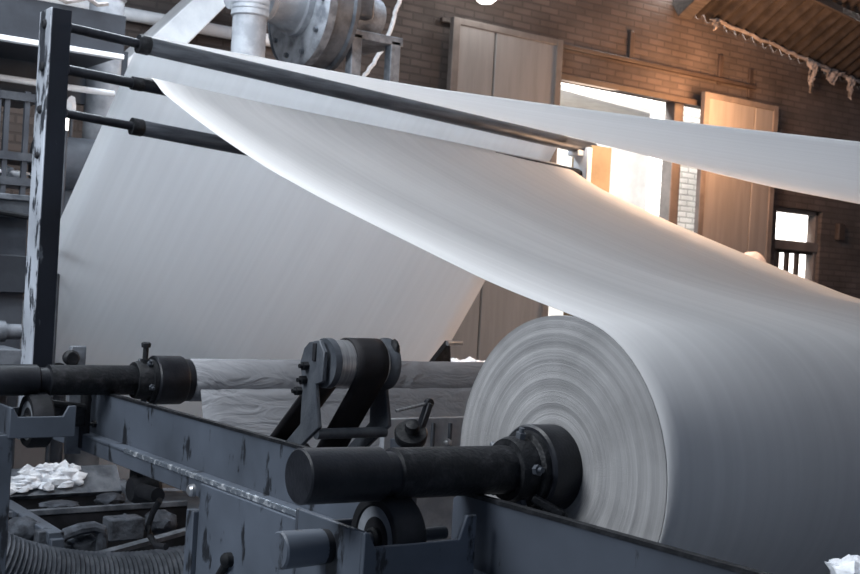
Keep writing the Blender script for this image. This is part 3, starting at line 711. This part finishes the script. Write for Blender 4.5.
# ------------------------------------------------------------------ shaft supports (wheel + bracket)
def support(label, Yc_, Xw, yfront, x0, x1, ztop, depth, knobp, zw, hgt=0.17, lug=0.02):
    t = thing('shaft_support', ((x0+x1)/2, yfront, ztop-0.16), label, 'shaft support', 'wheel supports under the winding shafts')
    # open U bracket: near side plate with end lugs, far plate, end plate, bottom
    prof = [(x0, ztop-hgt), (x1, ztop-hgt), (x1, ztop+lug), (x1-0.03, ztop+lug), (x1-0.05, ztop-0.035), (x0+0.03, ztop-0.035), (x0+0.012, ztop), (x0, ztop)]
    b = MB(); b.poly([Vector((x, yfront, z)) for x, z in prof], (0, 0.014, 0)); b.build('front_plate', M['grey'], t, 0.003)
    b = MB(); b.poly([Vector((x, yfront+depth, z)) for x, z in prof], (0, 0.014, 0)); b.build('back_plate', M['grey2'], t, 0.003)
    b = MB(); b.box(x0, x0+0.014, yfront+0.014, yfront+depth, ztop-hgt, ztop); b.build('end_plate', M['grey'], t, 0.003)
    wh = MB(); wh.lathe([(0.0, 0.075), (-0.006, 0.08), (-0.006, 0.1), (0.004, 0.107), (0.07, 0.107), (0.078, 0.1), (0.078, 0.06)], (Xw, Yc_, zw), (1, 0, 0), 48); wo_ = wh.build('wheel', M['rubber'], t)
    wh = MB(); wh.lathe([(0.004, 0.03), (0.004, 0.05), (0.0, 0.052), (-0.002, 0.08), (0.01, 0.082)], (Xw, Yc_, zw), (1, 0, 0), 40); wh.build('wheel_disc', M['disc'], wo_)
    wh = MB(); wh.lathe([(-0.015, 0), (-0.015, 0.022), (-0.01, 0.028), (0.02, 0.03)], (Xw, Yc_, zw), (1, 0, 0), 24); wh.build('hub', M['rusty'], wo_)
    b = MB(); b.cyl((x0+0.01, Yc_, zw), (x1-0.01, Yc_, zw), 0.016, 16); b.build('wheel_axle', M['armsteel'], t)
    if knobp:
        kp = Vector(knobp)
        b = MB(); b.lathe([(0, 0.04), (-0.02, 0.042), (-0.022, 0.03)], kp, (1, 0, 0), 24); b.build('washer', M['rubber'], t)
        b = MB(); b.lathe([(-0.018, 0.042), (-0.125, 0.044), (-0.13, 0.04), (-0.13, 0)], kp, (1, 0, 0), 28); b.build('knob', M['grey'], t)
    return t
# front one
xb0 = 1.52
cor = P(365, 533, 'X', xb0)
support('grey bracket with rubber wheel under the front shaft end, with pale round knob', 2.40, 1.625, cor.y, xb0, 1.84, cor.z, 0.30, P(327, 546, 'X', xb0), ZR-0.148)
b = MB()
# rear one
cr = P(10, 418, 'Y', 4.60)
support('grey bracket with rubber wheel under the rear shaft at the left edge', 4.80, P(28, 408, 'Y', 4.80).x, 4.60, cr.x, P(76, 418, 'Y', 4.60).x, P(10, 408, 'Y', 4.6).z, 0.32, None, ZR-0.158, 0.115, 0.005)
# small clamp standing beside the rear shaft
q = P(78, 365, 'Y', YB+0.15)
cl = thing('shaft_latch', (q.x, YB+0.15, 0.9), 'small grey latch with round knob standing behind the rear shaft', 'latch')
b = MB(); b.box(q.x-0.035, q.x+0.03, YB+0.14, YB+0.17, 0.72, P(78, 346, 'Y', YB+0.15).z); b.build('latch_plate', M['dust'], cl, 0.004)
k = P(71, 358, 'Y', YB+0.12); b = MB(); b.lathe([(0, 0.03), (-0.03, 0.034), (-0.04, 0.025), (-0.04, 0)], (k.x, YB+0.14, k.z), (0, 1, 0), 20); b.build('round_knob', M['rusty'], cl)
b = MB(); b.cyl((q.x+0.035, YB+0.13, 0.75), (q.x+0.035, YB+0.13, q.z-0.04), 0.022, 14); b.build('pin', M['rubber'], cl)
q = P(60, 412, 'Y', 4.9); b = MB(); b.box(q.x-0.09, q.x+0.12, 4.92, 5.0, 0.84, 0.93); b.cyl((q.x-0.1, 4.93, 0.95), (q.x+0.12, 4.93, 0.92), 0.014, 8)
tag(b.build('bearing_housing', M['rusty'], bevel=0.01), 'dark oily housing between rear wheel and the beam end', 'housing')

# ------------------------------------------------------------------ belt drive
Xd = 2.06
cL = P(316, 363, 'X', Xd)
yd, zd = cL.y, cL.z
r_p = 0.078
xe = P(398, 370, 'Y', yd).x-0.055
bd = thing('belt_drive', ((Xd+xe)/2, yd, 0.7), 'swing-arm drive with steel pulley and wide black belt on the beam', 'belt drive')
b = MB(); b.lathe([(0.05, 0.02), (0.05, r_p-0.004), (0.055, r_p), (xe-Xd-0.03, r_p), (xe-Xd-0.03, 0.02)], (Xd, yd, zd), (1, 0, 0), 48); b.build('pulley', M['chrome'], bd)
b = MB(); b.lathe([(0.028, 0.03), (0.028, r_p+0.004), (0.05, r_p+0.006), (0.05, 0.03)], (Xd, yd, zd), (1, 0, 0), 48); b.build('pulley_cap', M['armsteel'], bd)
b = MB(); b.lathe([(0, r_p*0.98), (0.02, r_p+0.01), (0.035, r_p+0.01), (0.035, 0.02)], (xe-0.028, yd, zd), (1, 0, 0), 48); b.build('end_flange', M['armsteel'], bd)
q = Vector((xe, yd-0.05, zd+0.05)); b = MB(); b.blob(q, 0.028, (0.6, 1, 1.3), 0.1, 2); b.build('end_knob', M['rusty'], bd)
# belt: loop over top pulley and small lower pulley
bx0, bx1 = P(345, 362, 'Y', yd).x, xe-0.04
low = P(259, 476, 'X', (bx0+bx1)/2-0.12)
yl, zl2, rl = low.y, low.z, 0.13
d = Vector((0, yl-yd, zl2-zd)); ang = math.atan2(d.z, d.y)
loop = []
for k in range(19): a = ang+PI/2+PI*k/18; loop.append((yd+(r_p+0.004)*math.cos(a), zd+(r_p+0.004)*math.sin(a)))
for k in range(13): a = ang-PI/2+PI*k/12; loop.append((yl+rl*math.cos(a), zl2+rl*math.sin(a)))
rows = [[Vector((lerp(bx0, bx1, j/4), y, z)) for j in range(5)] for y, z in loop+[loop[0]]]
b = MB(); b.sheet(rows); b.build('belt', M['belt'], bd, solid=0.007)
b = MB(); b.cyl((bx0+0.01, yl, zl2), (bx1-0.01, yl, zl2), rl-0.005, 32); b.build('lower_pulley', M['rubber'], bd)
# arms (profile drawn in their own upright plane)
armpix = [(309, 342), (319, 340), (324, 352), (322, 382), (315, 384), (318, 428), (300, 446), (286, 462), (268, 462), (280, 448), (300, 424), (302, 384), (300, 362), (304, 348)]
b = MB(); b.poly(pX(armpix, Xd), (0.016, 0, 0)); arm = b.build('arm', M['armsteel'], bd, 0.003)
c0 = P(316, 363, 'X', Xd)
ap = [Vector((xe+0.002, v.y, v.z)) for v in pX(armpix, Xd)]
b = MB(); b.poly(ap, (0.016, 0, 0)); b.build('arm', M['armsteel'], bd, 0.003)
# slot, bolts on the near arm
q = P(314, 352, 'X', Xd-0.004); b = MB(); b.box(Xd-0.006, Xd+0.002, q.y-0.01, q.y+0.01, q.z-0.03, q.z+0.03); b.build('arm_slot', M['rubber'], bd, 0.003)
for px, py in ((306, 366), (304, 380), (299, 391)):
    q = P(px, py, 'X', Xd-0.006); m = MB(); bolt_head(m, (Xd, q.y, q.z), (-1, 0, 0), 0.015, 0.02); m.build('bolt', M['rusty'], bd)
q = P(301, 436, 'X', Xd); q2 = Vector((xe, q.y-0.02, q.z))
q = P(316, 434, 'X', Xd+0.01); b = MB(); b.cyl(q, (xe+0.01, q.y, q.z), 0.018, 20); b.build('cross_bar', M['armsteel'], bd)
q = P(294, 452, 'X', Xd+0.01); b = MB(); b.box(Xd-0.01, xe+0.05, q.y-0.12, q.y+0.12, q.z-0.10, q.z-0.03); b.build('foot_plate', M['grey2'], bd, 0.006)
b = MB(); b.box(XB+0.014, Xd+0.1, q.y-0.1, q.y+0.1, q.z-0.16, q.z-0.1); b.build('mount', M['grey2'], bd, 0.006)

# lever with round seat, right of the belt drive
q = P(411, 434, 'Y', 3.2)
lv = thing('hand_lever', (q.x, 3.2, q.z-0.04), 'black lever on a tilted round base right of the belt drive', 'lever')
ax = Vector((-0.35, -0.55, 0.75)).normalized()
b = MB(); b.lathe([(-0.03, 0.045), (-0.02, 0.052), (0.005, 0.054), (0.012, 0.05), (0.012, 0.0)], q, ax, 32); b.build('round_base', M['rusty'], lv)
b = MB(); b.lathe([(0.01, 0.024), (0.035, 0.022), (0.04, 0.01), (0.04, 0)], Vector(q)+Vector((-0.005, -0.01, 0.01)), ax, 16); b.build('pivot_nut', M['rusty'], lv)
h0 = Vector(q)+Vector((0.03, 0, 0.0)); h1 = P(429, 403, 'Y', 3.2); b = MB(); b.bar(h0, h1, 0.03, 0.02); b.cyl(h1+Vector((0, -0.01, 0)), h1+Vector((0, 0.01, 0)), 0.016, 14); b.build('lever_arm', M['black'], lv, 0.004)
h2 = P(396, 411, 'Y', 3.2); b = MB(); b.cyl(h1, h2, 0.005, 8); b.build('link_rod', M['chrome'], lv)
b = MB(); b.box(q.x-0.04, q.x+0.04, 3.2, 3.26, 0.55, q.z-0.02); b.build('stem', M['grey2'], lv, 0.004)

# bracket and bolt at the far end of the rear roll
q = P(440, 352, 'Y', 5.9)
eb = thing('end_bracket', (q.x, 5.9, 0), 'dark angled bracket with a pale pin at the hanging paper right foot', 'bracket')
b = MB(); b.poly(pY([(433, 363), (450, 341), (451, 364)], 5.9)+[], (0, 0.05, 0)); b.build('gusset', M['rusty'], eb)
b = MB(); A = P(434, 363, 'Y', 5.9); B = P(451, 363, 'Y', 5.9); b.box(A.x, B.x, 5.9, 5.96, 0, A.z); b.build('stand', M['rusty'], eb)
q = P(449, 343, 'Y', 5.9); b = MB(); b.cyl((q.x-0.02, 5.89, q.z), (q.x+0.09, 5.89, q.z), 0.016, 14); b.build('pin', M['chrome'], eb)
A, B = P(452, 360, 'Y', 6.6), P(480, 360, 'Y', 6.6)
b = MB()
for k in range(18): b.blob((lerp(A.x, B.x+0.2, k/17), 6.65+rg.uniform(-.05, .05), A.z-0.03+rg.uniform(-.015, .015)), rg.uniform(0.03, 0.05), (1.2, 1, 0.7), 0.35, 1)
b.box(A.x-0.1, B.x+0.4, 6.5, 6.8, 0, A.z-0.05)
o = tag(b.build('scrap_ledge', M['scrap']), 'ledge of white paper scraps behind the big roll', 'scrap')

# ------------------------------------------------------------------ lower left: channels, debris, hose, cable
def zl3(x, y, Y): return P(x, y, 'Y', Y)
Yt = 6.0
A, B = P(8, 474, 'Y', Yt), P(124, 467, 'Y', Yt); ztop = (A.z+B.z)/2
A2 = P(60, 494, 'Y', Yt)
tr = thing('floor_trough', ((A.x+B.x)/2, Yt, 0), 'low grey steel trough on the floor under the machine beam', 'trough')
b = MB(); b.poly([(A.x-0.6, Yt, A2.z), (A.x-0.6, Yt+0.10, ztop), (A.x-0.6, Yt+0.12, ztop), (A.x-0.6, Yt+0.02, A2.z-0.02)], (B.x-A.x+0.6, 0, 0)); b.build('sloped_face', M['dust'], tr)
b = MB(); b.box(A.x-0.6, B.x, Yt+0.02, Yt+0.04, 0, A2.z-0.01); b.build('rear_wall', M['rubber'], tr)
Yn = 5.75
D = P(80, 510, 'Y', Yn); b = MB(); b.box(A.x-0.6, B.x+0.25, Yn, Yn+0.03, D.z-0.015, D.z+0.012); b.build('ledge', M['dust'], tr, 0.003)
b = MB(); b.box(A.x-0.6, B.x+0.25, Yn+0.005, Yn+0.02, 0, D.z-0.015); b.build('front_wall', M['rubber'], tr)
q0 = P(125, 484, 'X', B.x+0.02); q1 = P(146, 506, 'X', B.x+0.02)
b = MB(); b.bar((B.x+0.02, Yt+0.1, q0.z), (B.x+0.02, Yn, D.z), 0.05, 0.03); b.build('end_bar', M['dust'], tr, 0.003)
b = MB(); q0, q1 = P(4, 505, 'Z', D.z), P(56, 538, 'Z', D.z-0.02); b.bar(q0, q1, 0.07, 0.05); b.box(q1.x-0.03, q1.x+0.03, q1.y-0.03, q1.y+0.03, 0, q1.z); b.build('side_bar', M['grey'], tr, 0.004)
# white waste on the trough
b = MB()
for k in range(60):
    x = lerp(A.x-0.02, A.x+(B.x-A.x)*0.64, rg.random()**0.9); t = rg.random()
    b.blob((x, Yt+0.085*t, lerp(A2.z+0.02, ztop, t)+0.01), rg.uniform(0.02, 0.042), (1.3, 0.5, 0.8), 0.4, 1)
o = tag(b.build('paper_waste', M['scrap']), 'white paper waste spread over the low trough under the beam', 'waste'); o['kind'] = 'stuff'
# debris lumps: individual
rgd = random.Random(21)
def debris(px, py, w_, h_, Y, label, mat='debris', kind='blob'):
    q = P(px, py, 'Y', Y); s_ = (q-CAM).dot(FW)/F
    b = MB()
    if kind == 'blob': b.blob((q.x, Y, max(q.z, h_*s_/2)), w_*s_/2, (1, 0.8, h_/w_), 0.12, 3)
    elif kind == 'block':
        b.box(q.x-w_*s_*0.6, q.x+w_*s_*0.6, Y, Y+w_*s_*0.8, q.z-h_*s_/2, q.z+h_*s_/2)
        b.blob((q.x, Y+0.05, q.z+h_*s_*0.35), w_*s_*0.4, (1, 0.8, 0.5), 0.3, 2)
    return tag(b.build('debris_lump', M[mat], bevel=0.012 if kind == 'block' else 0), label, 'debris')
debris(48, 540, 17, 17, 5.3, 'grimy short cylinder-like lump at the end of the diagonal bar', kind='block')
debris(128, 530, 30, 22, 5.45, 'square grimy block in the heap beside the motor cable', kind='block')
debris(20, 532, 40, 30, 5.5, 'rounded grimy heap under the diagonal bar at left')
debris(82, 546, 36, 26, 5.35, 'dark clump inside the curved offcut near the hose')
debris(160, 522, 34, 24, 5.6, 'grimy lump below the black motor')
debris(110, 500, 30, 14, 5.88, 'torn dark scrap poking up inside the trough')
debris(60, 505, 40, 8, 5.88, 'low dark scrap lying inside the trough at left')
pts = [P(x, y, 'Y', 5.3) for x, y in ((58, 552), (58, 541), (66, 534), (80, 529), (93, 527), (101, 530), (102, 540), (100, 556))]
b = MB(); b.tube(pts, 0.028, 10); tag(b.build('pipe_offcut', M['debris']), 'curved grimy pipe offcut lying behind the ribbed hose', 'pipe')
b = MB(); b.bar(P(95, 556, 'Y', 5.2), P(190, 530, 'Y', 5.4), 0.05, 0.02); tag(b.build('flat_strip', M['dust']), 'thin pale strip lying across the debris by the hose', 'strip')
q = P(90, 565, 'Y', 5.6); b = MB()
for k in range(70): b.blob((rgd.uniform(0.6, 2.6), rgd.uniform(4.9, 5.7), 0.02+rgd.random()*0.05), rgd.uniform(0.03, 0.09), (1.2, 1, 0.6), 0.35, 1)
o = tag(b.build('floor_litter', M['debris']), 'grimy litter covering the floor around the ribbed hose', 'litter'); o['kind'] = 'stuff'
# ribbed hose sagging along the bottom
key = [(-40, 538), (0, 560), (40, 571), (80, 576), (120, 577), (160, 573), (200, 566), (240, 562)]
kp = [P(x, y+4, 'Y', 4.95) for x, y in key]
fine = []
for i in range(len(kp)-1):
    for k in range(16): fine.append(kp[i].lerp(kp[i+1], k/16))
sm = [sum((fine[max(0, min(len(fine)-1, i+d))] for d in range(-8, 9)), Vector())/17 for i in range(len(fine))]
b = MB(); b.tube(sm, 0.115, 24, 0.05); tag(b.build('ribbed_hose', M['hose'], angle=80), 'thick grey ribbed hose sagging along the floor at lower left', 'hose')
# black motor under the beam and its cable
q = P(158, 490, 'X', 2.0)
mo = thing('drive_motor', (2.1, q.y, q.z), 'small black motor hanging under the beam at lower left', 'motor')
b = MB(); b.lathe([(0, 0.03), (0, 0.045), (0.02, 0.055), (0.10, 0.055), (0.12, 0.04)], (1.9, q.y+0.04, q.z), (1, 0, 0), 28); b.build('motor_body', M['rubber'], mo)
b = MB(); b.cyl((1.93, q.y+0.06, q.z), (1.93, q.y-0.16, q.z+0.01), 0.028, 20); b.build('gear_tube', M['rubber'], mo)
b = MB(); b.box(1.92, 1.96, q.y+0.03, q.y+0.1, q.z, zbt+0.05); b.build('hanger', M['rubber'], mo)
kp = [P(x, y, 'X', 1.93) for x, y in ((160, 500), (153, 512), (149, 524), (150, 536), (156, 545), (166, 547))]
b = MB(); b.tube(kp, 0.012, 8); b.build('cable', M['rubber'], mo)

# lower right corner: pleated stack and white scraps on the floor behind the frame
rg4 = random.Random(5)
q = P(814, 576, 'X', 2.3)
st = thing('scrap_bin', (2.45, q.y-0.3, 0), 'dark pleated bin of white scraps in the lower right corner', 'bin')
m = MB()
pl_ = [Vector((2.3+0.02*(k % 2), q.y-0.022*k, 0)) for k in range(31)]
m.poly(pl_+[Vector((2.62, pl_[-1].y, 0)), Vector((2.62, pl_[0].y, 0))], (0, 0, q.z)); m.build('bin_body', M['darkmetal'], st, smooth=False)
m = MB()
for k in range(150): m.blob((2.325+rg4.random()*0.27, q.y-0.03-0.58*rg4.random()**1.6, q.z+rg4.uniform(0.012, .03)), rg4.uniform(0.018, 0.038), (1, 1, 0.6), 0.5, 1)
o = tag(m.build('paper_scraps', M['scrap'], smooth=False), 'white torn scraps heaped on the bin at lower right corner', 'scrap'); o['kind'] = 'stuff'

# ------------------------------------------------------------------ light
def area(name, loc, target, sx, sy, power, col):
    l = bpy.data.lights.new(name, 'AREA'); l.shape = 'RECTANGLE'; l.size = sx; l.size_y = sy; l.energy = power; l.color = col
    o = bpy.data.objects.new(name, l); C.objects.link(o); o.location = loc
    o.rotation_euler = (Vector(target)-Vector(loc)).to_track_quat('-Z', 'Y').to_euler()
    return o
area('roof_light', (0.7, 3.9, 5.6), (3.3, 4.0, 1.5), 1.6, 2.6, 265, (0.92, 0.96, 1.0))
area('left_fill', (-2.2, 3.2, 3.7), (3.0, 3.6, 1.7), 2.0, 1.2, 195, (0.90, 0.95, 1.0))  # added fill lamp, spreads light in under the outgoing paper
area('sheet_back_fill', (3.2, 6.75, 4.3), (3.5, 5.9, 1.8), 3.4, 0.6, 150, (0.80, 0.90, 1.0))  # added lamp behind the hanging sheet, so it shines through
area('doorway_daylight', ((dl+dr)/2+0.2, YW-0.35, 2.3), (4.0, 3.5, 1.6), 2.0, 2.6, 140, (1.0, 0.76, 0.58))
area('outdoor_fill', ((dl+dr)/2+0.5, YW+0.4, 5.6), ((dl+dr)/2+2.5, YW+5, 1.5), 6.0, 1.5, 2500, (1.0, 0.97, 0.93))  # added lamp, brightens the pier and pale building outside
def point(name, loc, power, col, r=0.3):
    l = bpy.data.lights.new(name, 'POINT'); l.energy = power; l.color = col; l.shadow_soft_size = r
    o = bpy.data.objects.new(name, l); C.objects.link(o); o.location = loc
point('web_warm_fill', (5.35, 4.35, 2.95), 150, (1.0, 0.66, 0.42))  # added warm lamp above the web, no fixture there
point('underweb_warm_fill', (5.7, 4.7, 1.8), 60, (1.0, 0.62, 0.38))  # added warm lamp below the outgoing span, tints its underside
point('wall_warm_fill', (9.7, 8.1, 3.5), 190, (1.0, 0.48, 0.22))  # added warm lamp, turns the bricks around the doorway orange
sl_ = bpy.data.lights.new('post_fill_spot', 'SPOT'); sl_.energy = 260; sl_.color = (0.88, 0.94, 1.0); sl_.spot_size = math.radians(24); sl_.spot_blend = 0.6; sl_.shadow_soft_size = 0.4
so_ = bpy.data.objects.new('post_fill_spot', sl_); C.objects.link(so_); so_.location = (-2.2, 6.0, 3.2)  # added spot, aimed at the pale side of the post
so_.rotation_euler = (Vector((1.75, 5.4, 1.8))-so_.location).to_track_quat('-Z', 'Y').to_euler()
point('lamp_light', (lamp.location.x, YW-0.6, lamp.location.z), 12, (1.0, 0.95, 0.9), 0.1)

wd = bpy.data.worlds.new('sky'); bpy.context.scene.world = wd; wd.use_nodes = True
nt = wd.node_tree; nt.nodes.clear(); L = nt.links.new
out = nt.nodes.new('ShaderNodeOutputWorld'); bg = nt.nodes.new('ShaderNodeBackground'); L(bg.outputs[0], out.inputs[0])
tc = nt.nodes.new('ShaderNodeTexCoord')
dp = N(nt, 'ShaderNodeVectorMath', operation='DOT_PRODUCT'); L(tc.outputs['Generated'], dp.inputs[0]); dp.inputs[1].default_value = Vector((0.70, 0.70, 0.14)).normalized()
r = ramp(nt, dp.outputs['Value'], [(0.80, (0.13, 0.165, 0.23)), (0.93, (5.0, 4.7, 4.4))])
L(r, bg.inputs['Color']); bg.inputs['Strength'].default_value = 1.0

# ------------------------------------------------------------------ camera
cd = bpy.data.cameras.new('camera'); cam = bpy.data.objects.new('camera', cd); C.objects.link(cam)
cd.sensor_width = 36; cd.lens = 36*F/860; cd.clip_start = 0.05; cd.clip_end = 200
xr = RT*math.cos(ROLL)+UP*math.sin(ROLL); yu = UP*math.cos(ROLL)-RT*math.sin(ROLL)
m3 = Matrix((xr, yu, -FW)).transposed()
cam.matrix_world = Matrix.Translation(CAM) @ m3.to_4x4()
cd.dof.use_dof = True; cd.dof.focus_distance = 3.6; cd.dof.aperture_fstop = 9.0
sc = bpy.context.scene; sc.camera = cam
sc.view_settings.view_transform = 'Standard'; sc.view_settings.look = 'None'; sc.view_settings.gamma = 1; sc.view_settings.exposure = 0.0
sc.cycles.use_denoising = True
sc.cycles.max_bounces = 6
